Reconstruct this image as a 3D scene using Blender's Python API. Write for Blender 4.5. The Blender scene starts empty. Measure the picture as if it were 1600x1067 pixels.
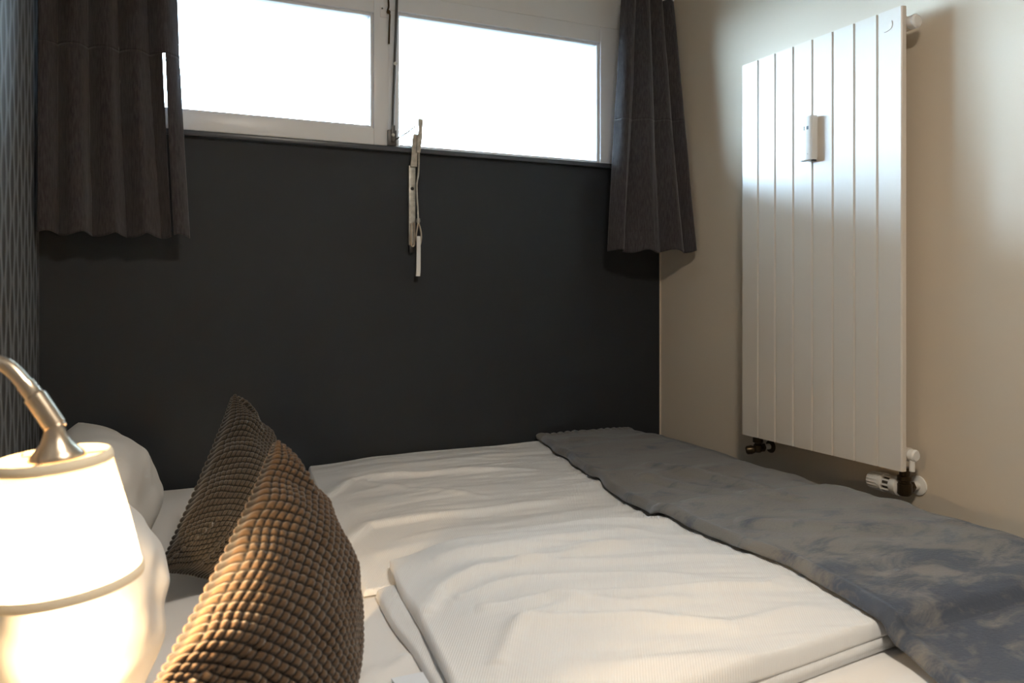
import bpy, bmesh, math
import numpy as np
from mathutils import Vector, Matrix

S = bpy.context.scene
C = S.collection
PI = math.pi

# ------------------------------------------------------------------ camera
cam_d = bpy.data.cameras.new('camera')
cam = bpy.data.objects.new('camera', cam_d); C.objects.link(cam)
cam.location = (0.271, -2.578, 1.10)
cam.rotation_euler = (PI/2, 0, -0.4322)
cam_d.sensor_width = 36; cam_d.lens = 1241.5/1600*36
cam_d.shift_y = -75.0/1600
cam_d.clip_start = 0.02
cam_d.dof.use_dof = True; cam_d.dof.focus_distance = 2.1; cam_d.dof.aperture_fstop = 6.3
S.camera = cam

# ------------------------------------------------------------------ world, exposure
W = bpy.data.worlds.new('overcast_sky'); S.world = W; W.use_nodes = True
bg = W.node_tree.nodes['Background']
bg.inputs['Color'].default_value = (0.60, 0.80, 1.0, 1); bg.inputs['Strength'].default_value = 40
S.view_settings.view_transform = 'Standard'; S.view_settings.look = 'None'
S.view_settings.gamma = 1; S.view_settings.exposure = 0.54
S.view_settings.use_curve_mapping = False
cy = S.cycles
cy.use_denoising = True; cy.max_bounces = 10; cy.diffuse_bounces = 6; cy.transparent_max_bounces = 12
cy.sample_clamp_indirect = 6
cy.caustics_reflective = False; cy.caustics_refractive = False
LAMP_W, CEIL_W = 11.5, 15.5
# low daylight under the soffit outside: 27 degrees off the window axis, 13 degrees above the horizon
sun_d = bpy.data.lights.new('daylight', 'SUN'); sun_d.energy = 1.5; sun_d.color = (.50, .72, 1.0); sun_d.angle = math.radians(6)
sun = bpy.data.objects.new('daylight', sun_d); C.objects.link(sun)
_az, _el = math.radians(27), math.radians(13)
sun.rotation_euler = Vector((math.sin(_az)*math.cos(_el), -math.cos(_az)*math.cos(_el), -math.sin(_el))).to_track_quat('-Z', 'Y').to_euler()
sun.location = (-3, 4, 2.5)

# ------------------------------------------------------------------ helpers: materials
def mat(name, color, rough=0.6, metal=0.0, spec=0.5, **kw):
    m = bpy.data.materials.new(name); m.use_nodes = True
    b = m.node_tree.nodes['Principled BSDF']
    b.inputs['Base Color'].default_value = (*color, 1)
    b.inputs['Roughness'].default_value = rough
    b.inputs['Metallic'].default_value = metal
    b.inputs['Specular IOR Level'].default_value = spec
    for k, v in kw.items(): b.inputs[k.replace('_', ' ')].default_value = v
    return m
def nd(m, t, **kw):
    n = m.node_tree.nodes.new(t)
    for k, v in kw.items():
        if k in n.inputs: n.inputs[k].default_value = v
        else: setattr(n, k, v)
    return n
def lk(m, a, b): m.node_tree.links.new(a, b)
def bsdf(m): return m.node_tree.nodes['Principled BSDF']
def noise_col(m, c1, c2, scale, detail=4, lo=.35, hi=.65, stretch=(1, 1, 1), rough=.6, dist=0):
    tc = nd(m, 'ShaderNodeTexCoord'); mp = nd(m, 'ShaderNodeMapping'); mp.inputs['Scale'].default_value = stretch
    n = nd(m, 'ShaderNodeTexNoise'); n.inputs['Scale'].default_value = scale; n.inputs['Detail'].default_value = detail
    n.inputs['Roughness'].default_value = rough; n.inputs['Distortion'].default_value = dist
    r = nd(m, 'ShaderNodeValToRGB')
    r.color_ramp.elements[0].position = lo; r.color_ramp.elements[0].color = (*c1, 1)
    r.color_ramp.elements[1].position = hi; r.color_ramp.elements[1].color = (*c2, 1)
    lk(m, tc.outputs['Object'], mp.inputs[0]); lk(m, mp.outputs[0], n.inputs['Vector']); lk(m, n.outputs['Fac'], r.inputs[0])
    lk(m, r.outputs[0], bsdf(m).inputs['Base Color'])
    return r
def noise_bump(m, scale, strength, dist=.002, detail=3, stretch=(1, 1, 1)):
    tc = nd(m, 'ShaderNodeTexCoord'); mp = nd(m, 'ShaderNodeMapping'); mp.inputs['Scale'].default_value = stretch
    n = nd(m, 'ShaderNodeTexNoise'); n.inputs['Scale'].default_value = scale; n.inputs['Detail'].default_value = detail
    bp = nd(m, 'ShaderNodeBump'); bp.inputs['Strength'].default_value = strength; bp.inputs['Distance'].default_value = dist
    lk(m, tc.outputs['Object'], mp.inputs[0]); lk(m, mp.outputs[0], n.inputs['Vector']); lk(m, n.outputs['Fac'], bp.inputs['Height'])
    lk(m, bp.outputs[0], bsdf(m).inputs['Normal'])
    return bp
def wave_bump(m, scale, strength, dist=.0015, rot=(0, 0, 0), bands='X', coord='Object'):
    tc = nd(m, 'ShaderNodeTexCoord'); mp = nd(m, 'ShaderNodeMapping'); mp.inputs['Rotation'].default_value = rot
    n = nd(m, 'ShaderNodeTexWave'); n.bands_direction = bands; n.inputs['Scale'].default_value = scale
    n.inputs['Distortion'].default_value = .6; n.inputs['Detail'].default_value = 1
    bp = nd(m, 'ShaderNodeBump'); bp.inputs['Strength'].default_value = strength; bp.inputs['Distance'].default_value = dist
    lk(m, tc.outputs[coord], mp.inputs[0]); lk(m, mp.outputs[0], n.inputs['Vector']); lk(m, n.outputs['Fac'], bp.inputs['Height'])
    lk(m, bp.outputs[0], bsdf(m).inputs['Normal'])

M = {}
M['plaster'] = mat('white plaster', (.70, .615, .50), .75, spec=.3); noise_bump(M['plaster'], 90, .12, .0012)
M['charcoal'] = mat('charcoal wall paint', (.0205, .0245, .030), .6, spec=.35); noise_bump(M['charcoal'], 140, .10, .001)
M['ceiling'] = mat('ceiling white', (.80, .79, .76), .8)
M['white'] = mat('white wall paint', (.84, .86, .88), .7, spec=.3)
M['floor'] = mat('oak floor', (.30, .19, .10), .45); noise_col(M['floor'], (.24, .15, .08), (.36, .23, .13), 6, stretch=(1, 8, 1))
M['frame'] = mat('white window lacquer', (.86, .89, .93), .30)
M['sill'] = mat('charcoal sill lacquer', (.060, .070, .088), .30)
M['rad'] = mat('white radiator enamel', (.74, .69, .62), .28)
M['plastic'] = mat('white plastic', (.82, .82, .80), .35)
M['ivory'] = mat('off white plastic', (.72, .70, .66), .4)
M['bronze'] = mat('dark bronze fitting', (.065, .045, .025), .32, .85)
M['black'] = mat('black plastic', (.012, .012, .013), .4)
M['slot'] = mat('dark slot', (.05, .04, .03), .6)
M['lcd'] = mat('display glass', (.10, .14, .16), .15)
M['grey_mark'] = mat('grey print', (.35, .36, .38), .5)
M['steel'] = mat('pale galvanised steel', (.56, .55, .50), .38, .45); noise_col(M['steel'], (.42, .41, .37), (.62, .61, .56), 60)
M['grey_metal'] = mat('worn grey metal', (.10, .10, .10), .35, .6)
M['brass'] = mat('brushed nickel', (.62, .53, .42), .28, 1.0)
M['linen'] = mat('dark linen', (.050, .044, .044), .9, spec=.15)
M['linen'].node_tree.nodes['Principled BSDF'].inputs['Sheen Weight'].default_value = .25
noise_col(M['linen'], (.036, .031, .034), (.060, .053, .055), 260, 2, stretch=(1, 1, .12)); noise_bump(M['linen'], 420, .35, .0012)
M['sheet'] = mat('white cotton sheet', (.80, .79, .78), .85, spec=.2); noise_bump(M['sheet'], 30, .15, .004)
M['duvet'] = mat('white striped cotton', (.80, .81, .82), .8, spec=.25); wave_bump(M['duvet'], 80, .34, .0010, rot=(0, 0, .55))
M['pillow'] = mat('white pillow cotton', (.80, .785, .76), .85, spec=.2); noise_bump(M['pillow'], 22, .2, .005)
M['paper'] = mat('bluish white paper', (.78, .82, .88), .6)
M['outside'] = mat('pale rendered wall', (.80, .80, .80), .9); M['ground'] = mat('pale paving', (.62, .61, .58), .9)
M['dark_glass'] = mat('shaded window glass', (.18, .26, .33), .08)
M['wood'] = mat('dark bed frame', (.06, .045, .035), .5)

# grey velvet throw: brushed nap gives lighter and darker patches
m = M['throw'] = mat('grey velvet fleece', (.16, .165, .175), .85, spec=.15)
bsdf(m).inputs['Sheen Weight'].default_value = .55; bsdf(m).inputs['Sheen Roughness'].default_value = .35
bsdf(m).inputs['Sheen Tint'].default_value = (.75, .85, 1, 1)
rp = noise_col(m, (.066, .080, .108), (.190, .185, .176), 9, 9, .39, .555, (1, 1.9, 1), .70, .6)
# nap turns darker and bluer towards the near end, cool light painted in
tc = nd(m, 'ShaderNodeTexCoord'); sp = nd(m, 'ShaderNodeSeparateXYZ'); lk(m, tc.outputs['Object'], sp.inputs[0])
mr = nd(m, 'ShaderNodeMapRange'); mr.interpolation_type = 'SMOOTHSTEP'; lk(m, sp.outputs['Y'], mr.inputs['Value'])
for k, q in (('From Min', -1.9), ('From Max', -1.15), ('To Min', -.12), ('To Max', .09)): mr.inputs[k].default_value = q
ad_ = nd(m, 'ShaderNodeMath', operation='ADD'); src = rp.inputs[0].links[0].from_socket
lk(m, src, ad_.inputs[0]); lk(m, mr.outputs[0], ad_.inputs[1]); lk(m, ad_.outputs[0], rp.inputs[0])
noise_bump(m, 130, .35, .003, 4, (1, 2, 1))

# chunky waffle cushion fabric: dark ground between the ribs
def waffle(name, hi, lo, cu, cv):
    m = mat(name, hi, .85, spec=.15); bsdf(m).inputs['Sheen Weight'].default_value = .3
    uv = nd(m, 'ShaderNodeTexCoord'); sp = nd(m, 'ShaderNodeSeparateXYZ'); lk(m, uv.outputs['UV'], sp.inputs[0])
    prod = None
    for ax, cells in (('X', cu), ('Y', cv)):
        a = nd(m, 'ShaderNodeMath', operation='MULTIPLY'); a.inputs[1].default_value = cells*PI; lk(m, sp.outputs[ax], a.inputs[0])
        s = nd(m, 'ShaderNodeMath', operation='SINE'); lk(m, a.outputs[0], s.inputs[0])
        b = nd(m, 'ShaderNodeMath', operation='ABSOLUTE'); lk(m, s.outputs[0], b.inputs[0])
        if prod is None: prod = b
        else:
            p = nd(m, 'ShaderNodeMath', operation='MINIMUM'); lk(m, prod.outputs[0], p.inputs[0]); lk(m, b.outputs[0], p.inputs[1]); prod = p
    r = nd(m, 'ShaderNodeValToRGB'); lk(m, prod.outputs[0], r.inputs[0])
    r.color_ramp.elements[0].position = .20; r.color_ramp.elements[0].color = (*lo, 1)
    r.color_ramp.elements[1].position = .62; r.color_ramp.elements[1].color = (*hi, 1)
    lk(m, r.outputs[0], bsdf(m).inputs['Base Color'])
    return m
CELLS, CELLS_V = 36, 32
M['waffle'] = waffle('taupe waffle chenille', (.078, .046, .024), (.008, .005, .003), CELLS, CELLS_V)
M['waffle_shaded'] = waffle('shaded taupe waffle chenille', (.050, .040, .030), (.007, .006, .0045), CELLS, CELLS_V)  # same fabric as above; shade away from the lamp put into the colour

# left wall: dark wallpaper with upright leaf-shaped flutes
m = M['wallpaper'] = mat('fluted grey wallpaper', (.1, .1, .1), .55, spec=.4)
tc = nd(m, 'ShaderNodeTexCoord'); sp = nd(m, 'ShaderNodeSeparateXYZ'); lk(m, tc.outputs['Object'], sp.inputs[0])
def mth(op, a, b=None):
    n = nd(m, 'ShaderNodeMath', operation=op)
    for i, x in enumerate((a, b)):
        if x is None: continue
        if isinstance(x, (int, float)): n.inputs[i].default_value = x
        else: lk(m, x, n.inputs[i])
    return n.outputs[0]
u = mth('MULTIPLY', sp.outputs['Y'], 1/.058)
par = mth('MULTIPLY', mth('MODULO', mth('FLOOR', mth('ADD', u, 1000.0)), 2.0), .5)
v = mth('FRACT', mth('ADD', mth('ADD', mth('MULTIPLY', sp.outputs['Z'], 1/.150), par), 50.0))
du = mth('ABSOLUTE', mth('SUBTRACT', mth('FRACT', mth('ADD', u, 1000.0)), .5))
wd = mth('MULTIPLY', mth('SINE', mth('MULTIPLY', v, PI)), .42)
leaf = mth('SUBTRACT', wd, du)
r = nd(m, 'ShaderNodeValToRGB'); lk(m, mth('ADD', mth('MULTIPLY', leaf, 2.2), .5), r.inputs[0])
r.color_ramp.elements[0].position = .25; r.color_ramp.elements[0].color = (.25, .27, .29, 1)
r.color_ramp.elements[1].position = .80; r.color_ramp.elements[1].color = (.085, .089, .094, 1)
lk(m, r.outputs[0], bsdf(m).inputs['Base Color'])
bp = nd(m, 'ShaderNodeBump'); bp.inputs['Strength'].default_value = .6; bp.inputs['Distance'].default_value = .004; bp.invert = True
lk(m, mth('MAXIMUM', leaf, 0.0), bp.inputs['Height']); lk(m, bp.outputs[0], bsdf(m).inputs['Normal'])

# window glass: clear with a Fresnel reflection
m = M['glass'] = bpy.data.materials.new('clear glass'); m.use_nodes = True
nt = m.node_tree; nt.nodes.remove(nt.nodes['Principled BSDF']); out = nt.nodes['Material Output']
mx = nd(m, 'ShaderNodeMixShader'); tr = nd(m, 'ShaderNodeBsdfTransparent'); gl = nd(m, 'ShaderNodeBsdfGlossy'); gl.inputs['Roughness'].default_value = .02
tr.inputs['Color'].default_value = (.96, .98, .98, 1)
fr = nd(m, 'ShaderNodeFresnel'); fr.inputs['IOR'].default_value = 1.25
lk(m, fr.outputs[0], mx.inputs[0]); lk(m, tr.outputs[0], mx.inputs[1]); lk(m, gl.outputs[0], mx.inputs[2]); lk(m, mx.outputs[0], out.inputs['Surface'])
# lamp shade: translucent fabric
m = M['shade'] = bpy.data.materials.new('cream shade fabric'); m.use_nodes = True
nt = m.node_tree; nt.nodes.remove(nt.nodes['Principled BSDF']); out = nt.nodes['Material Output']
mx = nd(m, 'ShaderNodeMixShader'); d1 = nd(m, 'ShaderNodeBsdfDiffuse'); d2 = nd(m, 'ShaderNodeBsdfTranslucent')
d1.inputs['Color'].default_value = (.85, .78, .66, 1); d2.inputs['Color'].default_value = (.62, .56, .46, 1); mx.inputs[0].default_value = .5
lk(m, d1.outputs[0], mx.inputs[1]); lk(m, d2.outputs[0], mx.inputs[2]); lk(m, mx.outputs[0], out.inputs['Surface'])
M['shade_trim'] = mat('cream shade binding', (.88, .79, .62), .8)
def emis(name, col, s):
    m = bpy.data.materials.new(name); m.use_nodes = True; b = bsdf(m)
    b.inputs['Base Color'].default_value = (*col, 1); b.inputs['Emission Color'].default_value = (*col, 1); b.inputs['Emission Strength'].default_value = s
    return m
M['bulb'] = emis('lit warm bulb', (1, .66, .32), 20)
M['ceil_glow'] = emis('lit opal glass', (1, .76, .5), 6)

# ------------------------------------------------------------------ helpers: meshes
def link(name, me, m, parent=None, smooth=True):
    o = bpy.data.objects.new(name, me); C.objects.link(o)
    for x in (m if isinstance(m, (list, tuple)) else [m]): me.materials.append(x)
    if smooth and len(me.polygons): me.polygons.foreach_set('use_smooth', [True]*len(me.polygons))
    if parent is not None:
        o.parent = parent; o.matrix_parent_inverse = Matrix.Translation(parent.location).inverted()
    return o
def from_np(name, V, F, m, parent=None, smooth=True, uv=None):
    me = bpy.data.meshes.new(name)
    V = np.asarray(V, dtype=np.float32); F = np.asarray(F, dtype=np.int32)
    me.vertices.add(len(V)); me.vertices.foreach_set('co', V.ravel())
    me.loops.add(F.size); me.loops.foreach_set('vertex_index', F.ravel())
    me.polygons.add(len(F)); me.polygons.foreach_set('loop_start', np.arange(0, F.size, 4, dtype=np.int32))
    if uv is not None:
        l = me.uv_layers.new(name='UVMap'); l.data.foreach_set('uv', np.asarray(uv, dtype=np.float32)[F.ravel()].ravel())
    me.update(calc_edges=True); me.validate()
    return link(name, me, m, parent, smooth)
def bm_obj(name, bm, m, parent=None, smooth=False, bevel=0, seg=2):
    if bevel:
        es = [e for e in bm.edges if len(e.link_faces) == 2 and e.calc_face_angle(0) > .6]
        bmesh.ops.bevel(bm, geom=es, offset=bevel, segments=seg, profile=.6, affect='EDGES', clamp_overlap=True)
    bmesh.ops.recalc_face_normals(bm, faces=bm.faces[:])
    me = bpy.data.meshes.new(name); bm.to_mesh(me); bm.free()
    o = link(name, me, m, parent, smooth)
    if smooth: me.set_sharp_from_angle(angle=.7)
    return o
def add_box(bm, x0, x1, y0, y1, z0, z1, mi=0):
    r = bmesh.ops.create_cube(bm, size=1)
    for v in r['verts']:
        v.co = Vector(((x0+x1)/2+v.co.x*(x1-x0), (y0+y1)/2+v.co.y*(y1-y0), (z0+z1)/2+v.co.z*(z1-z0)))
    for f in {f for v in r['verts'] for f in v.link_faces}: f.material_index = mi
def box(name, b, m, parent=None, bevel=0.002, seg=2):
    bm = bmesh.new()
    for q in (b if isinstance(b[0], (list, tuple)) else [b]): add_box(bm, *q)
    return bm_obj(name, bm, m, parent, bevel > 0, bevel, seg)
def frame_axes(d):
    d = Vector(d).normalized(); a = Vector((0, 0, 1)) if abs(d.z) < .9 else Vector((1, 0, 0))
    x = d.cross(a).normalized(); return x, d.cross(x).normalized(), d
def add_lathe(bm, prof, origin, axis, seg=28):
    """prof: list of (distance along axis, radius); closed caps at the ends"""
    x, y, d = frame_axes(axis); o = Vector(origin); rings = []
    for (t, r) in prof:
        rings.append([bm.verts.new(o+d*t+(x*math.cos(2*PI*k/seg)+y*math.sin(2*PI*k/seg))*r) for k in range(seg)])
    for a, b in zip(rings, rings[1:]):
        for k in range(seg): bm.faces.new((a[k], a[(k+1) % seg], b[(k+1) % seg], b[k]))
    bm.faces.new(rings[0]); bm.faces.new(rings[-1])
def lathe(name, prof, origin, axis, m, parent=None, seg=28):
    bm = bmesh.new(); add_lathe(bm, prof, origin, axis, seg); return bm_obj(name, bm, m, parent, True)
def smooth_path(pts, n=8):
    P = [Vector(p) for p in pts]; out = []
    for i in range(len(P)-1):
        p0, p1, p2, p3 = P[max(i-1, 0)], P[i], P[i+1], P[min(i+2, len(P)-1)]
        for k in range(n):
            t = k/n
            out.append(.5*((2*p1)+(p2-p0)*t+(2*p0-5*p1+4*p2-p3)*t*t+(3*p1-p0-3*p2+p3)*t**3))
    out.append(P[-1]); return out
def add_tube(bm, pts, r, seg=12):
    rs = r if isinstance(r, (list, tuple)) else [r]*len(pts); rings = []; px = None
    for i, p in enumerate(pts):
        d = (Vector(pts[min(i+1, len(pts)-1)])-Vector(pts[max(i-1, 0)])).normalized()
        if px is None: px, _, _ = frame_axes(d)
        x = (px-d*px.dot(d)).normalized(); y = d.cross(x); px = x
        rings.append([bm.verts.new(Vector(p)+(x*math.cos(2*PI*k/seg)+y*math.sin(2*PI*k/seg))*rs[i]) for k in range(seg)])
    for a, b in zip(rings, rings[1:]):
        for k in range(seg): bm.faces.new((a[k], a[(k+1) % seg], b[(k+1) % seg], b[k]))
    bm.faces.new(rings[0]); bm.faces.new(rings[-1])
def tube(name, pts, r, m, parent=None, seg=12, smooth=0):
    bm = bmesh.new(); P = smooth_path(pts, smooth) if smooth else [Vector(p) for p in pts]
    add_tube(bm, P, r, seg); return bm_obj(name, bm, m, parent, True)
def thing(name, label, cat, loc, group=None):
    o = bpy.data.objects.new(name, None); C.objects.link(o); o.location = loc; o.empty_display_size = .05
    return tag(o, label, cat, group)
def tag(o, label, cat, group=None):
    o['label'] = label; o['category'] = cat
    if group: o['group'] = group
    return o
def struct(o): o['kind'] = 'structure'; return o

# smooth value noise
_rng = np.random.default_rng(7); _lat = _rng.random((256, 256))
def vnoise(x, y):
    xi, yi = np.floor(x).astype(int), np.floor(y).astype(int); fx, fy = x-xi, y-yi
    fx, fy = fx*fx*(3-2*fx), fy*fy*(3-2*fy)
    g = lambda a, b: _lat[a % 256, b % 256]
    return (g(xi, yi)*(1-fx)+g(xi+1, yi)*fx)*(1-fy)+(g(xi, yi+1)*(1-fx)+g(xi+1, yi+1)*fx)*fy-.5
def fbm(x, y, o=3):
    return sum(vnoise(x*2**k+17*k, y*2**k+31*k)/2**k for k in range(o))
def sstep(a, b, x):
    t = np.clip((x-a)/(b-a), 0, 1); return t*t*(3-2*t)
def ridge(X, Y, pts, w, amp, side=0.0):
    """soft crease along a polyline; side>0 makes one flank longer (a folded step)"""
    best = np.full(X.shape, 9.0); sg = np.zeros(X.shape); al = np.zeros(X.shape); n = len(pts)-1
    for i in range(n):
        ax, ay = pts[i]; bx, by = pts[i+1]; dx, dy = bx-ax, by-ay; L2 = dx*dx+dy*dy
        t = np.clip(((X-ax)*dx+(Y-ay)*dy)/L2, 0, 1); ex, ey = X-ax-t*dx, Y-ay-t*dy
        d = np.hypot(ex, ey); k = d < best
        best = np.where(k, d, best); sg = np.where(k, np.sign(dx*ey-dy*ex), sg); al = np.where(k, (i+t)/n, al)
    ww = np.where(sg > 0, w*(1+side), w)
    return amp*np.exp(-(best/ww)**2)*sstep(0, .08, al+.03)*sstep(0, .18, 1-al+.02)
def shell(name, P0, Nn, T, m, parent=None, uv=None):
    """closed slab over a grid of points P0 with thickness T along normals Nn"""
    ny, nx = P0.shape[:2]; top = P0+Nn*T[..., None]
    V = np.concatenate([P0.reshape(-1, 3), top.reshape(-1, 3)]); o = ny*nx
    i = np.arange(o).reshape(ny, nx)
    q = np.stack([i[:-1, :-1], i[:-1, 1:], i[1:, 1:], i[1:, :-1]], -1).reshape(-1, 4)
    F = [q[:, ::-1], q+o]
    loop = np.concatenate([i[0, :-1], i[:-1, -1], i[-1, :0:-1], i[:0:-1, 0]]); nxt = np.roll(loop, -1)
    F.append(np.stack([loop, nxt, nxt+o, loop+o], -1))
    ob = from_np(name, V, np.concatenate(F), m, parent)
    bm = bmesh.new(); bm.from_mesh(ob.data); bmesh.ops.recalc_face_normals(bm, faces=bm.faces[:]); bm.to_mesh(ob.data); bm.free()
    return ob

# ================================================================== THE ROOM
RX, RY, RZ = 2.1, -4.3, 2.42          # width, near wall, ceiling height
WX0, WX1, WZ0, WZ1 = .03, 1.945, 1.575, 2.105   # window opening
SILL = 1.588
struct(box('floor', (-.15, RX+.15, RY-.15, .3, -.1, 0), M['floor'], bevel=0))
struct(box('ceiling', (-.15, RX+.15, RY-.15, .3, RZ, RZ+.12), M['ceiling'], bevel=0))
struct(box('wall_left', (-.15, 0, RY-.15, .3, 0, RZ), M['wallpaper'], bevel=0))
struct(box('wall_right', (RX, RX+.15, RY-.15, .3, 0, RZ), M['plaster'], bevel=0))
struct(box('wall_near', (0, RX, RY-.15, RY, 0, RZ), M['plaster'], bevel=0))
bm = bmesh.new()
add_box(bm, 0, RX, 0, .3, 0, WZ0, 0)
for b in ((0, WX0, 0, .3, WZ0, RZ), (WX1, RX, 0, .3, WZ0, RZ), (WX0, WX1, 0, .3, WZ1, RZ)): add_box(bm, *b, 1)   # white paint above and beside the window
struct(bm_obj('wall_back', bm, [M['charcoal'], M['white']]))
# sill board and the thin white corner bead
struct(box('trim_1', (.02, 1.90, -.022, .001, SILL-.016, SILL), M['sill'], bevel=.003))
struct(box('trim_2', (RX-.006, RX, -.003, 0, .1, WZ0), M['plaster'], bevel=0))

# window: fixed frame, opening sash on the left, fixed light on the right
bm = bmesh.new()
for b in ((WX0, .10, 0, .07, WZ0, WZ1), (1.828, WX1, 0, .07, WZ0, WZ1), (.10, 1.828, 0, .07, 2.046, WZ1),
          (.10, 1.828, 0, .07, WZ0, 1.592), (1.000, 1.038, 0, .07, 1.592, 2.046)): add_box(bm, *b)
win = struct(bm_obj('window_1', bm, M['frame'], None, True, .003))
def rect_ring(x0, x1, z0, z1, w, y0, y1, m, name, parent, bev=.003, wb=None, wt=None):
    wb = wb or w; wt = wt or w
    return box(name, [(x0, x0+w, y0, y1, z0, z1), (x1-w, x1, y0, y1, z0, z1), (x0+w, x1-w, y0, y1, z0, z0+wb), (x0+w, x1-w, y0, y1, z1-wt, z1)], m, parent, bev)
sash = rect_ring(.085, 1.003, SILL+.001, 2.092, .050, -.016, .05, M['frame'], 'sash', win, wb=.055, wt=.068)
rect_ring(.135, .953, 1.644, 2.024, .010, -.008, .045, M['frame'], 'glazing_bead', sash, .004)
box('pane', (.140, .948, .030, .034, 1.65, 2.018), M['glass'], sash, 0)
rect_ring(1.038, 1.828, 1.592, 2.046, .010, .012, .050, M['frame'], 'glazing_bead', win, .004)
box('pane', (1.045, 1.821, .034, .038, 1.599, 2.039), M['glass'], win, 0)
lt = box('latch_plate', (.974, 1.004, -.019, -.016, 2.012, 2.048), M['frame'], sash, .001)
lathe('screw', [(0, .003), (.0015, .003)], (.980, -.019, 2.040), (0, -1, 0), M['grey_metal'], lt, 10)
tube('latch_hook', [(.998, -.02, 2.10), (1.000, -.026, 2.05), (.996, -.030, 2.032), (1.003, -.028, 2.02), (1.003, -.024, 1.985), (1.002, -.022, 1.925)], [.003]*37+[.003]*4, M['bronze'], lt, 10, 8)
lathe('latch_knob', [(0, .006), (.006, .007), (.009, .003)], (1.000, -.019, 2.03), (0, -1, 0), M['bronze'], lt, 14)

# outside: a deep white soffit, a side wall with a small window, pale paving
struct(box('exterior_soffit', (-5, 3.77, .30, 4.83, 3.24, 3.5), M['outside'], bevel=0))
struct(box('exterior_side_wall', (3.77, 4.0, .30, 9, .8, 3.5), M['outside'], bevel=0))
struct(box('exterior_ground', (-9, 12, .30, 16, .75, .8), M['ground'], bevel=0))
struct(box('exterior_shadow_line', (3.74, 3.77, 1.0, 4.83, 3.215, 3.24), M['sill'], bevel=0))  # dark strip added to draw the shadow gap where soffit meets side wall
w2 = struct(rect_ring(0, .49, 2.57, 2.80, .03, 0, .02, M['frame'], 'window_2', None))
box('pane', (.03, .46, .004, .012, 2.60, 2.77), M['dark_glass'], w2, 0)
w2.rotation_euler = (0, 0, -PI/2); w2.location = (3.75, 4.07, 0)

# ================================================================== RADIATOR
FX = 2.010; Y0, Y1 = -.570, -1.1645; ZB, ZT = .648, 1.830
rad = thing('radiator', 'tall flat white panel radiator with upright grooves on the right wall', 'radiator', (2.055, -.867, ZB))
prof = []                                   # (y, x) outline of the fluted front, then the flat back
n = 8; pw = (Y1-Y0)/n
for i in range(n):
    a = Y0+pw*i; b = a+pw; g = .0022
    prof += [(a-g if i else a, FX+.006 if i else FX+.003), (a-g-.0016 if i else a-.003, FX), (b+g+.0016 if i < n-1 else b+.003, FX), (b+g if i < n-1 else b, FX+.006 if i < n-1 else FX+.003)]
prof += [(Y1, FX+.016), (Y0, FX+.016)]
bm = bmesh.new()
lo = [bm.verts.new((x, y, ZB)) for y, x in prof]; hi = [bm.verts.new((x, y, ZT)) for y, x in prof]
for k in range(len(prof)):
    k2 = (k+1) % len(prof); bm.faces.new((lo[k], lo[k2], hi[k2], hi[k]))
bm.faces.new(lo); bm.faces.new(hi)
bm_obj('front_panel', bm, M['rad'], rad)
for z in (ZB+.040, ZT-.040):
    tube('header_tube', [(2.044, Y0-.004, z), (2.044, Y1+.004, z)], .0175, M['rad'], rad, 20)
for y in (-.70, -1.03):
    for zb in (ZT-.060, ZB+.085): box('wall_bracket', (2.058, 2.0992, y-.012, y+.012, zb-.015, zb+.015), M['rad'], rad)
lathe('end_cap', [(0, .015), (.004, .0175), (.020, .0175), (.024, .014)], (2.044, Y1+.004, ZT-.040), (0, -1, 0), M['plastic'], rad)
lathe('bleed_plug', [(0, .012), (.003, .0155), (.016, .0155), (.020, .012)], (2.044, Y1+.004, ZB+.040), (0, -1, 0), M['plastic'], rad)
lathe('bleed_spout', [(0, .007), (.030, .007)], (2.040, Y1-.006, ZB+.030), (0, 0, -1), M['plastic'], rad, 16)
# raised maker's curve pressed in the top corner of the last panel
tube('embossed_mark', [(FX-.0003, -1.135, 1.800), (FX-.0003, -1.136, 1.789), (FX-.0003, -1.132, 1.781), (FX-.0003, -1.120, 1.777), (FX-.0003, -1.112, 1.777)], .0011, M['rad'], rad, 8, 5)
# thermostatic valve at the near bottom corner
VX, VY, VZ = 2.048, -1.142, .600
tv = lathe('thermostatic_valve', [(-.020, .014), (-.014, .0185), (.010, .0185), (.013, .014), (.017, .014), (.019, .018), (.030, .018), (.032, .013), (.052, .013)], (VX, VY, VZ), (0, 0, 1), M['bronze'], rad, 24)
lathe('valve_collar', [(.010, .016), (.014, .0245), (.030, .0245), (.036, .020)], (VX, VY, VZ), (0, 1, 0), M['ivory'], tv)
lathe('cage', [(.030, .017), (.060, .017)], (VX, VY, VZ), (0, 1, 0), M['slot'], tv)
bm = bmesh.new()
for k in range(10):
    a = 2*PI*k/10; c, s = math.cos(a)*.0205, math.sin(a)*.0205
    add_box(bm, VX+c-.0022, VX+c+.0022, VY+.033, VY+.060, VZ+s-.0022, VZ+s+.0022)
bm_obj('cage_bars', bm, M['ivory'], tv)
lathe('thermostat_head', [(.056, .022), (.058, .0250), (.066, .0250), (.067, .0235), (.100, .0215), (.106, .018), (.107, .0)][:6], (VX, VY, VZ), (0, 1, 0), M['ivory'], tv, 36)
bm = bmesh.new()
for k in range(18):
    a = 2*PI*k/18; r0 = .0227
    add_lathe(bm, [(.068, .0016), (.100, .0012)], (VX+math.cos(a)*r0, VY, VZ+math.sin(a)*r0), (0, 1, 0), 6)
bm_obj('grip_ribs', bm, M['ivory'], tv, True)
tube('wall_pipe', [(VX+.010, VY, VZ), (2.097, VY, VZ)], .011, M['ivory'], tv, 18)
lathe('pipe_nut', [(.012, .015), (.026, .015)], (VX, VY, VZ), (1, 0, 0), M['bronze'], tv, 6)
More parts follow.
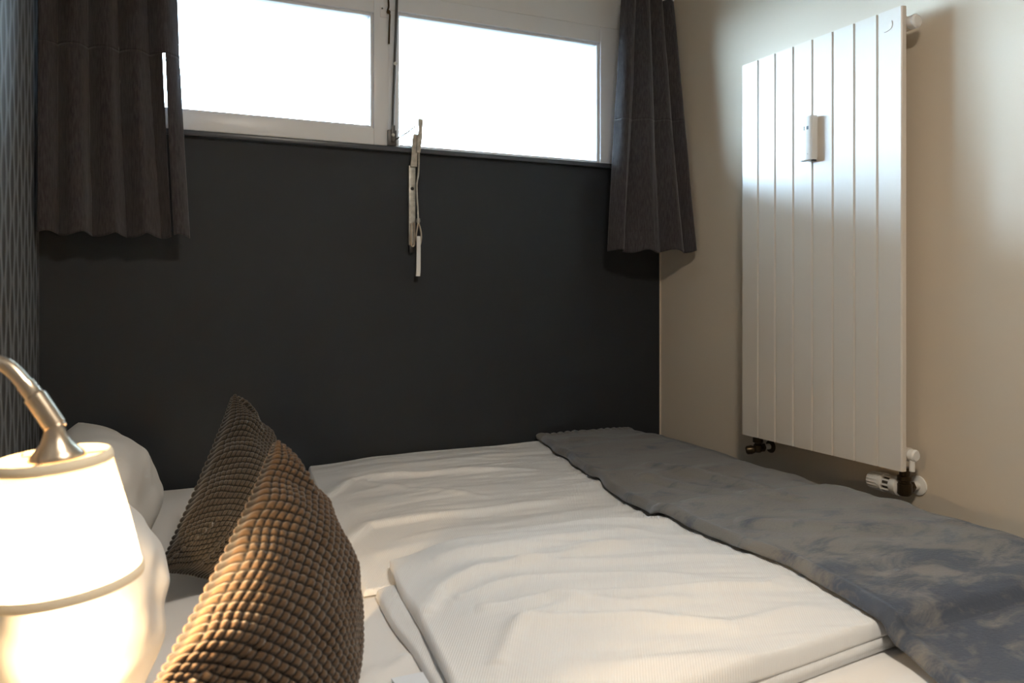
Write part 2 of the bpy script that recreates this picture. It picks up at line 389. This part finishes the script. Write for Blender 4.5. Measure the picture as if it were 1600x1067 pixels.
lathe('wall_rosette', [(0, .026), (.003, .025), (.006, .016)], (2.0992, VY, VZ), (-1, 0, 0), M['plastic'], tv)
# return valve at the far bottom corner
LX, LY, LZ = 2.046, -.604, .608
lv = lathe('return_valve', [(-.014, .010), (-.010, .0145), (.008, .0145), (.012, .011), (.016, .011), (.018, .0165), (.032, .0165), (.034, .012), (.042, .012)], (LX, LY, LZ), (0, 0, 1), M['bronze'], rad, 20)
lathe('valve_cap', [(.008, .010), (.020, .0145), (.034, .0135), (.038, .009)], (LX, LY, LZ-.004), (-.55, .45, -.12), M['bronze'], lv)
tube('wall_pipe', [(LX+.008, LY, LZ), (2.097, LY, LZ)], .009, M['ivory'], lv, 16)
lathe('pipe_nut', [(.010, .0145), (.022, .0145)], (LX, LY, LZ), (1, 0, 0), M['bronze'], lv, 6)
lathe('wall_rosette', [(0, .021), (.003, .020), (.006, .013)], (2.0992, LY, LZ), (-1, 0, 0), M['bronze'], lv)

# heat meter clipped on the front of the radiator
hm = thing('heat_meter', 'small white meter with a tiny display stuck on the grooved radiator', 'meter', (FX, -.870, 1.483))
box('back_plate', (FX-.006, FX-.0002, -.890, -.851, 1.487, 1.603), M['ivory'], hm, .002)
bm = bmesh.new()
pts = [(FX-.006, -.8915), (FX-.006, -.8435), (FX-.023, -.8445), (FX-.0265, -.848), (FX-.0275, -.866), (FX-.0265, -.884), (FX-.023, -.8895)]
lo = [bm.verts.new((x, y, 1.481)) for x, y in pts]; hi = [bm.verts.new((x, y, 1.606)) for x, y in pts]
for k in range(len(pts)): bm.faces.new((lo[k], lo[(k+1) % len(pts)], hi[(k+1) % len(pts)], hi[k]))
bm.faces.new(lo); bm.faces.new(hi)
bm_obj('housing', bm, M['plastic'], hm, True, .0015)
dp = box('display', (FX-.0272, FX-.024, -.879, -.862, 1.567, 1.577), M['lcd'], hm, .0005)
box('display_shade', (FX-.0275, FX-.025, -.866, -.861, 1.566, 1.578), M['black'], dp, 0)
for y in (-.866, -.872): lathe('status_dot', [(0, .0012), (.0006, .0012)], (FX-.0262, y, 1.590), (-1, 0, 0), M['grey_mark'], hm, 10)
box('print_mark', (FX-.0270, FX-.025, -.872, -.868, 1.512, 1.517), M['grey_mark'], hm, 0)
box('print_line', (FX-.0270, FX-.025, -.877, -.866, 1.496, 1.499), M['grey_mark'], hm, 0)
box('seal', (FX-.018, FX-.006, -.889, -.880, 1.477, 1.482), M['black'], hm, .001)

# ================================================================== WINDOW OPENER
op = thing('window_opener', 'old metal lever window opener with a white pull handle on the dark wall', 'window opener', (1.085, 0, 1.25))
rod = tube('vertical_rod', [(1.028, -.026, 2.150), (1.027, -.026, 2.05), (1.022, -.026, 1.90), (1.017, -.026, 1.76), (1.013, -.026, 1.64)], .0045, M['grey_metal'], op, 10, 6)
lathe('rod_clip', [(0, .006), (.004, .006)], (1.021, -.028, 1.86), (0, -1, 0), M['steel'], rod, 12)
bk = box('corner_bracket', [(.997, 1.026, -.030, -.017, SILL+.001, 1.640), (1.008, 1.020, -.036, -.030, 1.60, 1.655)], M['grey_metal'], op, .002)
lathe('pivot', [(0, .006), (.005, .005)], (1.012, -.036, 1.622), (0, -1, 0), M['steel'], bk, 14)
tube('link_rod', [(1.018, -.034, 1.606), (1.060, -.042, 1.634), (1.090, -.046, 1.660)], .0022, M['grey_metal'], op, 8)
bm = bmesh.new()
def strip(bm, pts, th, ycen):
    """pts: (xl, xr, z) outline rows; a flat bar of thickness th"""
    rows = []
    for (a, b, z, y) in pts:
        rows.append([bm.verts.new((a, y, z)), bm.verts.new((b, y, z)), bm.verts.new((b, y-th, z)), bm.verts.new((a, y-th, z))])
    for p, q in zip(rows, rows[1:]):
        for k in range(4): bm.faces.new((p[k], p[(k+1) % 4], q[(k+1) % 4], q[k]))
    bm.faces.new(rows[0]); bm.faces.new(rows[-1])
strip(bm, [(1.076, 1.098, 1.525, -.018), (1.078, 1.098, 1.575, -.026), (1.077, 1.096, 1.610, -.034), (1.080, 1.094, 1.630, -.038)], .006, 0)
strip(bm, [(1.092, 1.104, 1.570, -.030), (1.092, 1.108, 1.625, -.040), (1.095, 1.107, 1.645, -.042), (1.092, 1.109, 1.668, -.044), (1.094, 1.108, 1.680, -.044)], .012, 0)
bm_obj('pivot_arm', bm, M['steel'], op, True, .001)
bp_ = box('back_plate', (1.073, 1.096, -.016, 0, 1.262, 1.530), M['steel'], op, .003)
lathe('screw', [(0, .006), (.002, .005)], (1.0845, -.016, 1.452), (0, -1, 0), M['black'], bp_, 14)
box('end_stop', (1.074, 1.092, -.018, 0, 1.235, 1.262), M['black'], op, .004)
tube('slot_guide', [(1.080, -.019, 1.335), (1.078, -.019, 1.300), (1.080, -.019, 1.262), (1.090, -.019, 1.262), (1.091, -.019, 1.300), (1.089, -.019, 1.338)], .0028, M['brass'], op, 8, 5)
tube('pull_rod', [(1.100, -.040, 1.640), (1.102, -.032, 1.54), (1.102, -.026, 1.500), (1.097, -.025, 1.46), (1.100, -.025, 1.39), (1.102, -.026, 1.345)], .0032, M['steel'], op, 10, 6)
lathe('rod_nut', [(0, .006), (.010, .007), (.016, .005)], (1.102, -.026, 1.352), (0, 0, -1), M['steel'], op, 8)
tube('handle_loop', [(1.102, -.027, 1.340), (1.109, -.028, 1.315), (1.112, -.028, 1.290), (1.107, -.028, 1.262), (1.098, -.028, 1.268), (1.094, -.028, 1.290), (1.099, -.028, 1.325), (1.102, -.027, 1.340)], .0028, M['brass'], op, 8, 5)
bm = bmesh.new(); strip(bm, [(1.095, 1.107, 1.292, -.026), (1.094, 1.107, 1.25, -.029), (1.091, 1.105, 1.175, -.034), (1.089, 1.103, 1.158, -.035)], .007, 0)
bm_obj('pull_handle', bm, M['plastic'], op, True, .0015)

# ================================================================== CURTAINS
rodt = tag(lathe('curtain_rod', [(0, .008), (2.09, .008)], (.005, -.10, 2.245), (1, 0, 0), M['frame'], None, 16), 'white curtain rod fixed just above the window, mostly out of frame', 'curtain rod')
def curtain(label, fx, fy, ztop, zbot, zseam, nfold, slit=None, hooks=()):
    """fx, fy give X and Y of the cloth at (u across, v down)"""
    t = thing('curtain', label, 'curtain', (float(fx(np.array(.5), np.array(1.))), float(fy(np.array(.5), np.array(1.))), zbot), 'dark linen curtains at the window')
    def panel(name, u0, u1, v0, v1, nu, nv):
        u, v = np.meshgrid(np.linspace(u0, u1, nu), np.linspace(v0, v1, nv))
        z = ztop+(zbot-ztop)*v
        hem = .006*np.sin(u*nfold*2*PI)*sstep(.85, 1, v); z = z+hem
        z = z-.010*sstep(.06, 0, v)*np.abs(np.sin(u*7*PI))
        # seam lines: one mid way and one above the hem
        groove = -.0015*np.exp(-((z-zbot-.028)/.0025)**2)
        groove = groove-.0012*np.exp(-((z-zseam)/.004)**2)
        x = fx(u, v); y = fy(u, v)+groove+.0016*fbm(u*30, v*10)+.004*fbm(u*9+3, v*3.2)
        P = np.stack([x, y, z], -1)
        du = np.gradient(P, axis=1); dv = np.gradient(P, axis=0); Nn = np.cross(du, dv); Nn /= np.linalg.norm(Nn, axis=-1, keepdims=True)+1e-9
        if Nn[..., 1].mean() > 0: Nn = -Nn
        return shell(name, P, Nn, np.full(u.shape, .0016), M['linen'], t)
    vs = (ztop-zseam)/(ztop-zbot)
    panel('upper_panel', 0, 1, 0, vs, 200, 60)
    if slit is None: panel('lower_panel', 0, 1, vs, 1, 200, 70)
    else:
        panel('lower_panel', 0, slit, vs, 1, 180, 70); panel('lower_panel', slit+.022, 1, vs, 1, 40, 70)
    for uh in hooks:
        x = float(fx(np.array(uh), np.array(0.))); y = float(fy(np.array(uh), np.array(0.)))
        tube('curtain_hook', [(x, y-.004, ztop-.012), (x+.001, y-.008, ztop+.006), (x, -.098, ztop+.024), (x, -.090, 2.257), (x, -.108, 2.257), (x, -.112, 2.240)], .0028, M['plastic'], t, 8, 5)
    return t
def R_fx(u, v):
    a = 1.868+(1.786-1.868)*v; b = 2.080+.004*v
    x = a+(b-a)*u
    return x
def R_fy(u, v):
    base = -.075-.030*v*(1-u)-(.03+.125*v)*u
    bt, bb = np.array([0, .27, .54, .78, 1.0]), np.array([0, .17, .60, .87, 1.0]); k = np.arange(5.)
    ph = np.interp(u, bt, k)*(1-v)+np.interp(u, bb, k)*v
    amp = (.034+.022*v)*(1-.35*u)
    return base-amp*np.sqrt(np.abs(np.sin(PI*ph))**1.5+.05)
curtain('dark linen curtain hanging right of the window beside the radiator wall', R_fx, R_fy, 2.208, 1.252, 1.735, 3.2, None, (.03, .33, .62, .66, .95))
def L_fx(u, v):
    a = .012+.0*v; b = .349+.037*v**1.5
    return a+(b-a)*u+.006*np.sin(u*5*2*PI)*(.4+v)*u*(1-u)*3
def L_fy(u, v):
    ph = (u-.125)/.222+.10*np.sin(3*v+1)*u
    return -.075-.010*v-(.040+.022*v)*np.sqrt(np.abs(np.sin(PI*ph))**1.4+.05)
curtain('dark linen curtain hanging left of the window beside the patterned wallpaper', L_fx, L_fy, 2.208, 1.262, 1.778, 4.6, .865, (.04, .27, .5, .74, .96))

# ================================================================== BED
MZ = .527
bed = thing('bed', 'wide double bed filling the alcove below the window', 'bed', (1.06, -.95, 0))
box('bed_frame', [(.035, 2.07, -1.885, -.015, .10, .30), (.06, .12, -1.86, -1.80, 0, .10), (1.98, 2.04, -1.86, -1.80, 0, .10), (.06, .12, -.10, -.04, 0, .10), (1.98, 2.04, -.10, -.04, 0, .10)], M['wood'], bed, .006)
box('mattress', (.045, 2.020, -1.865, -.025, .301, MZ-.013), M['sheet'], bed, .04, 4)
# fitted sheet: soft skin over the mattress
def sheet_z(X, Y):
    e = np.minimum.reduce([X-.035, 2.031-X, -.012-Y, Y+1.878])
    z = MZ+.0025*fbm(X*5, Y*5)+.0035*np.exp(-((X-.60)/.08)**2)*fbm(X*14+3, Y*20)
    z = z+ridge(X, Y, [(.55, -1.46), (.60, -1.41), (.66, -1.36)], .010, .004)+ridge(X, Y, [(.50, -1.52), (.56, -1.42), (.60, -1.38)], .012, .004)
    return z-.045*(1-np.sqrt(1-(1-np.clip(e/.045, 0, 1))**2))
xs = np.linspace(.036, 2.030, 260); ys = np.linspace(-1.877, -.013, 240); X, Y = np.meshgrid(xs, ys); Z = sheet_z(X, Y)
i = np.arange(X.size).reshape(X.shape)
P = np.stack([X, Y, Z], -1)
lo = P.copy(); lo[..., 2] = np.minimum(Z-.006, MZ-.011)
edge = np.zeros(X.shape, bool); edge[0] = edge[-1] = True; edge[:, 0] = edge[:, -1] = True
lo[edge, 2] = .36
sh = shell('fitted_sheet', lo, np.broadcast_to(np.array([0, 0, 1.]), P.shape), P[..., 2]-lo[..., 2], M['sheet'])
tag(sh, 'white fitted sheet stretched over the mattress, bare between cushions and duvets', 'sheet')

def slab_profile(e, r): return np.sqrt(np.clip(1-(1-np.clip(e/r, 0, 1))**2, 0, 1))
# ---- far duvet
D1L = lambda Y: np.interp(Y, [-1.17, -.95, -.58, -.12, 0], [.640, .652, .682, .724, .742])
D1_Y0, D1_Y1 = -1.105, -.022
A_ = [(.700, -.46), (.808, -.305), (.92, -.345), (1.046, -.38), (1.391, -.445)]
B_ = [(.655, -.86), (.743, -.757), (.86, -.775), (.994, -.789), (1.353, -.766)]
def d1_top(X, Y, raw=False):
    e = np.minimum.reduce([X-D1L(Y), 1.93-X, D1_Y1-Y, Y-D1_Y0])
    T = .040+.004*fbm(X*4, Y*5)-.014*sstep(-.93, -1.10, Y)-.007*sstep(-.70, -.95, Y)
    T = T+ridge(X, Y, A_, .015, .014, 1.2)+ridge(X, Y, B_, .015, .014, 1.2)
    T = T+ridge(X, Y, [(.80, -.16), (1.05, -.20), (1.45, -.20)], .03, .006)+ridge(X, Y, [(.74, -.60), (.95, -.60), (1.25, -.60)], .04, .006)
    T = T+ridge(X, Y, [(.70, -.94), (.9, -.93), (1.3, -.96)], .03, .006)+ridge(X, Y, [(.82, -.33), (.92, -.50), (1.10, -.70)], .016, .004)
    T = T+.010*fbm(X*3.5+5, Y*18+2, 3)*sstep(.66, .9, X)
    T = T*(.62+.38*sstep(0, .26, X-D1L(Y)))
    return np.where((e > 0) | raw, MZ+.003+T*slab_profile(np.maximum(e, 1e-4), .009), -1), e
def duvet(name, L, x1, y0, y1, top, bot, nx, ny, m, parent=None, front=None):
    a, Yg = np.meshgrid(np.linspace(0, 1, nx)**1.25, np.linspace(y0+1e-4, y1-1e-4, ny)); l = L(Yg)+1e-4
    Xg = l+(x1-1e-4-l)*a
    if front is not None:
        k = (Yg-y0)/(y1-y0); Yg = front(Xg)+(y1-front(Xg))*k
    z, _ = top(Xg, Yg, True); b = np.minimum(bot(Xg, Yg), z-.002)
    P = np.stack([Xg, Yg, b], -1)
    return shell(name, P, np.broadcast_to(np.array([0, 0, 1.]), P.shape), z-b, m, parent)
d1 = duvet('duvet', D1L, 1.93, D1_Y0, D1_Y1, d1_top, lambda X, Y: np.full(X.shape, MZ+.004), 300, 300, M['duvet'])
tag(d1, 'white striped duvet lying flat against the dark wall, far half of the bed', 'duvet', 'white duvets on the bed')
# ---- near duvet, folded so that its edge shows layers on the pillow side
D2L = lambda Y: np.interp(Y, [-1.72, -1.56, -1.35, -1.2, -1.08, -1.03], [.640, .652, .676, .688, .702, .715])
D2U = lambda Y: np.interp(Y, [-1.72, -1.56, -1.43, -1.3, -1.18, -1.12], [.632, .644, .650, .652, .655, .662])+.0015*np.sin(np.asarray(Y)*31)
D2_Y0, D2_Y1 = -1.705, -1.036
def d2_front(X): return D2_Y0+.035*sstep(1.0, 1.45, X)
def d2_bot(X, Y): return MZ+.004+.034*sstep(-1.16, -1.09, Y)
def d2_top(X, Y, raw=False):
    fr = d2_front(X)
    e = np.minimum.reduce([X-D2L(Y), 1.90-X, D2_Y1-Y, Y-fr])
    T = .060+.005*fbm(X*4+9, Y*5)-.010*sstep(1.15, 1.4, X)-.012*sstep(-1.45, -1.70, Y)+.012*np.exp(-((Y+1.08)/.07)**2)*sstep(1.32, 1.0, X)
    T = T+ridge(X, Y, [(.690, -1.325), (.741, -1.245), (.817, -1.225), (.941, -1.231), (1.3, -1.192)], .015, .015, 1.5)
    for pts, w, a in ([(.751, -1.295), (.884, -1.304), (1.189, -1.418)], .016, .006), ([(.759, -1.37), (.883, -1.404), (.982, -1.484), (1.115, -1.511)], .018, .006), \
                     ([(.875, -1.397), (1.028, -1.453), (1.264, -1.499), (1.36, -1.464)], .016, .007), ([(.895, -1.225), (1.059, -1.29), (1.32, -1.35)], .018, .006), \
                     ([(.785, -1.464), (.977, -1.527), (1.099, -1.605), (1.33, -1.59)], .018, .007), ([(.77, -1.12), (.97, -1.15), (1.32, -1.13)], .022, .006), \
                     ([(.72, -1.55), (.80, -1.46), (.95, -1.43)], .016, .005), ([(.75, -1.26), (.82, -1.32), (.80, -1.42)], .03, -.005): T = T+ridge(X, Y, pts, w, a*1.4)
    T = T+.011*fbm(X*3+1, Y*18+X*4, 3)*sstep(.72, .95, X)
    T = T*(.60+.40*sstep(0, .16, X-D2L(Y)))
    b = d2_mid(X, Y)
    return np.where((e > 0) | raw, b+np.maximum(MZ+.004+T-b, .006)*slab_profile(np.maximum(e, 1e-4), .010), -1), e
d2t = thing('duvet', 'white duvet with layered folded edge on the near half of the bed', 'duvet', (1.2, -1.37, MZ), 'white duvets on the bed')
def d2_mid(X, Y):
    return MZ+.026+.012*sstep(-1.18, -1.10, Y)
duvet('top_layer', D2L, 1.90, D2_Y0, D2_Y1, d2_top, d2_mid, 320, 240, M['duvet'], d2t, d2_front)
def d2u_top(X, Y, raw=False):
    e = np.minimum.reduce([X-D2U(Y), 1.88-X, -1.118-Y, Y-D2_Y0])
    T = .020+.004*fbm(X*14, Y*12)*sstep(.72, .66, X)-.007*sstep(.69, .655, X)
    return MZ+.004+T*slab_profile(np.maximum(e, 1e-4), .006), e
duvet('under_layer', D2U, 1.88, D2_Y0, -1.118, d2u_top, lambda X, Y: np.full(X.shape, MZ+.0035), 160, 160, M['duvet'], d2t, d2_front)

# ---- grey throw across the foot
TL = lambda Y: np.interp(Y, [-2.0, -1.86, -1.75, -1.6, -1.45, -1.3, -1.1, -.9, -.6, -.3, -.1, 0], [1.285, 1.295, 1.315, 1.345, 1.362, 1.358, 1.352, 1.368, 1.43, 1.495, 1.532, 1.548])
na, ns = 170, 420
s = np.linspace(0, 2.17, ns); YE = -1.882; r = .055
yy = np.where(s < 1.80, -.030-s, 0); zz_drop = np.zeros(ns)
for k, q in enumerate(s):            # runs over the top, round the mattress edge, then hangs
    flat = -.030-(YE+r-.02)
    if q < flat: yy[k] = -.030-q
    else:
        a = (q-flat)/r  # angle round the edge
        if a < PI/2: yy[k] = (YE+r-.02)-r*math.sin(a); zz_drop[k] = r*(1-math.cos(a))
        else: yy[k] = YE-.02; zz_drop[k] = r+(q-flat-r*PI/2)
av, S2 = np.meshgrid(np.linspace(0, 1, na), s); Yg = np.repeat(yy[:, None], na, 1); Dg = np.repeat(zz_drop[:, None], na, 1)
Yf = np.clip(Yg, -1.86, -.03)
l = TL(Yg)+.004*np.sin(S2*23)+.003*np.sin(S2*41+1); Xg = l+(2.088-l)*av
def under(X, Y):
    Yc = np.clip(Y, -1.84, -.05)
    return np.maximum.reduce([np.full(X.shape, MZ+.002), d1_top(X, Yc)[0], d2_top(X, Yc)[0]])
raw = under(Xg, Yf)
def blur(a, k, ax):
    p = [(0, 0), (0, 0)]; p[ax] = (k, k); b = np.pad(a, p, mode='edge'); c = np.cumsum(np.insert(b, 0, 0, axis=ax), axis=ax)
    w = 2*k+1
    return (np.take(c, range(w, c.shape[ax]), ax)-np.take(c, range(0, c.shape[ax]-w), ax))/w
sm = blur(blur(blur(raw, 26, 0), 18, 0), 9, 1); base = np.maximum(sm, raw)+.002
dl = raw.copy()
for ax in (0, 1):
    for k in (-3, -2, -1, 1, 2, 3): dl = np.maximum(dl, np.take(raw, np.clip(np.arange(raw.shape[ax])+k, 0, raw.shape[ax]-1), ax))
base = np.maximum.reduce([blur(base, 2, 0), blur(blur(dl, 4, 0), 3, 1)+.002, dl+.0005])+.004; base = np.maximum(blur(blur(base, 3, 0), 2, 1), dl+.003)
wr = .006*np.maximum(fbm(Xg*5, Yg*6), -.2)+ridge(Xg, Yg, [(1.62, -.60), (1.70, -.82), (1.74, -1.02)], .03, .012)+ridge(Xg, Yg, [(1.52, -.72), (1.60, -.95), (1.72, -1.15)], .025, .010)
wr = wr+ridge(Xg, Yg, [(1.45, -1.2), (1.6, -1.35), (1.85, -1.42)], .04, .010)+ridge(Xg, Yg, [(1.60, -.15), (1.75, -.22), (1.98, -.20)], .04, .006)
base = base+np.maximum(wr, 0)-(.036*sstep(2.018, 2.088, Xg))*sstep(-.35, -.75, Yg)
frill = sstep(.035, 0, S2)
base = base+frill*.007*np.abs(np.sin(av*19*PI+1.5*np.sin(av*9)))
Yg2 = Yg+frill*(.006*np.sin(av*38*PI)-.002)
P = np.stack([Xg, Yg2-.010*sstep(0, .2, Dg)*np.sin(av*9)**2, base-Dg], -1)
du = np.gradient(P, axis=1); dv = np.gradient(P, axis=0); Nn = np.cross(dv, du); Nn /= np.linalg.norm(Nn, axis=-1, keepdims=True)
if Nn[:100, :, 2].mean() < 0: Nn = -Nn
e = np.minimum((Xg-l), np.minimum(2.09-Xg, np.minimum(S2+.004, 2.175-S2)))
T = .004+.012*slab_profile(e, .014)
T = T+.004*np.exp(-((Xg-l-.018)/.010)**2)
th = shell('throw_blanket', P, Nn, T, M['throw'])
tag(th, 'grey velvety throw blanket laid across the foot of the bed below the radiator', 'blanket')

# ---- pillows and cushions
def cushion(name, C4, T, res, m, parent=None, pinch=.06, cells=0, cells_v=0, amp=.0, power=.45, puck=.10, seed=0, back=1.0):
    """C4: near bottom, near top, far top, far bottom corners; puffed on both faces"""
    c1, c2, c3, c4 = [np.array(c, float) for c in C4]
    su, sv = np.meshgrid(np.linspace(-1, 1, res), np.linspace(-1, 1, res))    # near->far, bottom->top
    u, v = (.4*su+.6*np.sin(PI/2*su), .4*sv+.6*np.sin(PI/2*sv)) if cells else (su, sv)
    U = u*(1-pinch*(1-v**2)); Vv = v*(1-pinch*(1-u**2))
    a, b = (U+1)/2, (Vv+1)/2
    P = (1-a)[..., None]*((1-b)[..., None]*c1+b[..., None]*c2)+a[..., None]*((1-b)[..., None]*c4+b[..., None]*c3)
    nrm = np.cross(c2-c1, c4-c1); nrm /= np.linalg.norm(nrm)
    prof = np.clip((1-u**2)*(1-v**2), 0, 1)**power
    ang = fbm(u*2.2+seed, v*2.2+seed*3, 2)
    edge = 1-np.clip((1-u**2)*(1-v**2)*2.2, 0, 1)
    pk = puck*edge*(np.sin(v*13+seed+2*ang)*(np.abs(u) > np.abs(v))+np.sin(u*13+seed*2+2*ang)*(np.abs(u) <= np.abs(v)))
    out = []; front = 1 if nrm[0] > 0 else -1
    for sgn in (1, -1):
        h = (T if sgn == front else T*back)*prof*(1+.14*ang+pk)
        Q = P+nrm*(sgn*h)[..., None]
        if cells:
            du = np.gradient(Q, axis=1); dv = np.gradient(Q, axis=0); Nn = np.cross(du, dv); Nn /= np.linalg.norm(Nn, axis=-1, keepdims=True)+1e-12
            if (Nn*nrm).sum(-1).mean()*sgn < 0: Nn = -Nn
            f = np.abs(np.sin((su+1)/2*cells*PI))*np.abs(np.sin((sv+1)/2*cells_v*PI))
            d = amp*np.sqrt(f)*(1+.5*vnoise((su+1)/2*cells+seed, (sv+1)/2*cells_v))
            d[0] = d[-1] = 0; d[:, 0] = d[:, -1] = 0
            Q = Q+Nn*d[..., None]
        out.append(Q)
    n = res*res; idx = np.arange(n).reshape(res, res); idb = idx+n
    bd = np.zeros((res, res), bool); bd[0] = bd[-1] = True; bd[:, 0] = bd[:, -1] = True
    idb2 = np.where(bd, idx, idb)
    q = lambda i: np.stack([i[:-1, :-1], i[:-1, 1:], i[1:, 1:], i[1:, :-1]], -1).reshape(-1, 4)
    V = np.concatenate([out[0].reshape(-1, 3), out[1].reshape(-1, 3)]); F = np.concatenate([q(idx), q(idb2)[:, ::-1]])
    uvs = np.stack([(su+1)/2, (sv+1)/2], -1).reshape(-1, 2); uvs = np.concatenate([uvs, uvs])
    V[:, 2] = np.maximum(V[:, 2], MZ+.004+.003*np.clip((MZ-V[:, 2])/-.1, 0, 1))
    o = from_np(name, V, F, m, parent, True, uvs)
    bm = bmesh.new(); bm.from_mesh(o.data); bmesh.ops.delete(bm, geom=[x for x in bm.verts if not x.link_faces], context='VERTS')
    bmesh.ops.recalc_face_normals(bm, faces=bm.faces[:]); bm.to_mesh(o.data); bm.free()
    return o
pf = cushion('pillow', [(.215, -.90, .535), (.155, -.89, .790), (.105, -.12, .750), (.215, -.12, .535)], .128, 90, M['pillow'], pinch=.05, puck=.06, seed=2)
tag(pf, 'white pillow propped against patterned wallpaper, behind the darker of the cushions', 'pillow', 'white pillows at the head of the bed')
pn = cushion('pillow', [(.20, -1.56, .535), (.165, -1.53, .765), (.145, -.93, .785), (.19, -.925, .535)], .125, 90, M['pillow'], pinch=.05, puck=.05, seed=5, back=.8)
tag(pn, 'white pillow directly under the lit reading lamp, glowing in its light', 'pillow', 'white pillows at the head of the bed')
cf = cushion('cushion', [(.42, -.95, .535), (.292, -1.05, .61), (.444, -.75, .876), (.58, -.66, .55)], .115, 253, M['waffle_shaded'], cells=CELLS, cells_v=CELLS_V, amp=.0048, seed=3, back=.12, power=.40, puck=.16)
tag(cf, 'taupe waffle-textured cushion with shade put into its colour, standing behind the brown lit one, half hidden', 'cushion', 'waffle cushions leaning on the pillows')
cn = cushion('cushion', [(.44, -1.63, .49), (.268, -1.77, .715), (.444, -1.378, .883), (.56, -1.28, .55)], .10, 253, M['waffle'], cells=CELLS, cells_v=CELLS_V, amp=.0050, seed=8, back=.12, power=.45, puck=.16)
tag(cn, 'brown waffle-textured cushion in front, lit orange by the reading lamp', 'cushion', 'waffle cushions leaning on the pillows')
# paper slip by the near duvet's edge
tag(box('paper_slip', (.600, .672, -1.520, -1.440, MZ+.004, MZ+.006), M['paper'], None, 0), 'small bluish white slip on the sheet beside the near duvet edge', 'paper')

# ================================================================== READING LAMP
TOP = Vector((.188, -1.683, .946)); AX = Vector((.075, .0, -1)).normalized()   # shade axis, pointing down
lamp = thing('reading_lamp', 'lit wall reading lamp with cream shade and metal gooseneck at the left', 'lamp', (0, -1.62, .90))
lathe('wall_plate', [(0, .045), (.012, .045), (.016, .040)], (0, -1.62, .90), (1, 0, 0), M['brass'], lamp, 36)
sl_a = TOP-AX*.062; sl_b = TOP-AX*.030
tube('gooseneck', [(.016, -1.62, .90), (.050, -1.625, .935), (.075, -1.637, 1.000), (.110, -1.650, 1.034), (.145, -1.662, 1.030), (.166, -1.672, 1.008)], .0075, M['brass'], lamp, 16, 8)
tube('socket_sleeve', [(.164, -1.671, 1.011), (.172, -1.675, 1.000), (.1725, -1.675, .999), (.190, -1.682, .9705), (.1903, -1.682, .970), (.192, -1.683, .967)], [.0085, .0085, .0105, .0105, .0095, .0095], M['brass'], lamp, 20)
lathe('shade_holder', [(-.024, .0085), (-.018, .010), (-.008, .014), (.0, .021), (.006, .026), (.008, .026)], TOP+Vector((.004, 0, 0)), AX, M['brass'], lamp, 28)
def ring_shade(name, r0, r1, t0, t1, th, m, parent, seg=64):
    bm = bmesh.new(); x, y, d = frame_axes(AX); R = []
    for (t, r) in ((t0, r0), ((t0*3+t1)/4, (r0*3+r1)/4+.0008), ((t0+t1)/2, (r0+r1)/2+.0012), ((t0+t1*3)/4, (r0+r1*3)/4+.0008), (t1, r1), (t1, r1-th), ((t0+t1)/2, (r0+r1)/2+.0012-th), (t0, r0-th)):
        R.append([bm.verts.new(TOP+d*t+(x*math.cos(2*PI*k/seg)+y*math.sin(2*PI*k/seg))*r) for k in range(seg)])
    for a, b in zip(R, R[1:]+R[:1]):
        for k in range(seg): bm.faces.new((a[k], a[(k+1) % seg], b[(k+1) % seg], b[k]))
    return bm_obj(name, bm, m, parent, True)
x, y, d = frame_axes(AX); bm = bmesh.new(); RR = []
for t, rr in ((.006, .051), (.037, .0568), (.068, .0624), (.099, .0672), (.130, .0715)):
    RR.append([bm.verts.new(TOP+d*t+(x*math.cos(2*PI*k/64)+y*math.sin(2*PI*k/64))*rr) for k in range(64)])
for a, b in zip(RR, RR[1:]):
    for k in range(64): bm.faces.new((a[k], a[(k+1) % 64], b[(k+1) % 64], b[k]))
shd = bm_obj('lamp_shade', bm, M['shade'], lamp, True)
ring_shade('upper_binding', .0517, .0530, .004, .014, .0018, M['shade_trim'], shd)
ring_shade('lower_binding', .0713, .0724, .122, .132, .0018, M['shade_trim'], shd)
x, y, d = frame_axes(AX); bm = bmesh.new()
for k in range(3):
    a = 2*PI*k/3+.4; add_tube(bm, [TOP+d*.006, TOP+d*.009+(x*math.cos(a)+y*math.sin(a))*.0505], .0014, 8)
bm_obj('shade_spider', bm, M['brass'], lamp, True)
lathe('lamp_socket', [(.004, .013), (.040, .013)], TOP, AX, M['plastic'], lamp, 20)
lathe('bulb', [(.040, .010), (.050, .014), (.062, .022), (.076, .025), (.090, .021), (.098, .010), (.100, .002)], TOP, AX, M['bulb'], lamp, 24)
ld = bpy.data.lights.new('lamp_light', 'POINT'); ld.energy = LAMP_W; ld.color = (1, .68, .36); ld.shadow_soft_size = .018
lo_ = bpy.data.objects.new('lamp_light', ld); C.objects.link(lo_); lo_.location = TOP+AX*.118
lo_.parent = lamp; lo_.matrix_parent_inverse = Matrix.Translation(lamp.location).inverted()

# ceiling lamp further back in the room
cl = thing('ceiling_lamp', 'round opal ceiling lamp lit high above the near side of the bed', 'lamp', (.80, -2.35, RZ))
lathe('lamp_base', [(0, .14), (.02, .14)], (.80, -2.35, RZ), (0, 0, -1), M['frame'], cl, 40)
lathe('opal_dome', [(.02, .15), (.05, .148), (.08, .11), (.09, .03)], (.80, -2.35, RZ), (0, 0, -1), M['ceil_glow'], cl, 40)
ad = bpy.data.lights.new('ceiling_light', 'AREA'); ad.shape = 'DISK'; ad.size = .3; ad.energy = CEIL_W; ad.color = (1, .90, .77)
ao = bpy.data.objects.new('ceiling_light', ad); C.objects.link(ao); ao.location = (.80, -2.35, RZ-.095)
ao.parent = cl; ao.matrix_parent_inverse = Matrix.Translation(cl.location).inverted()
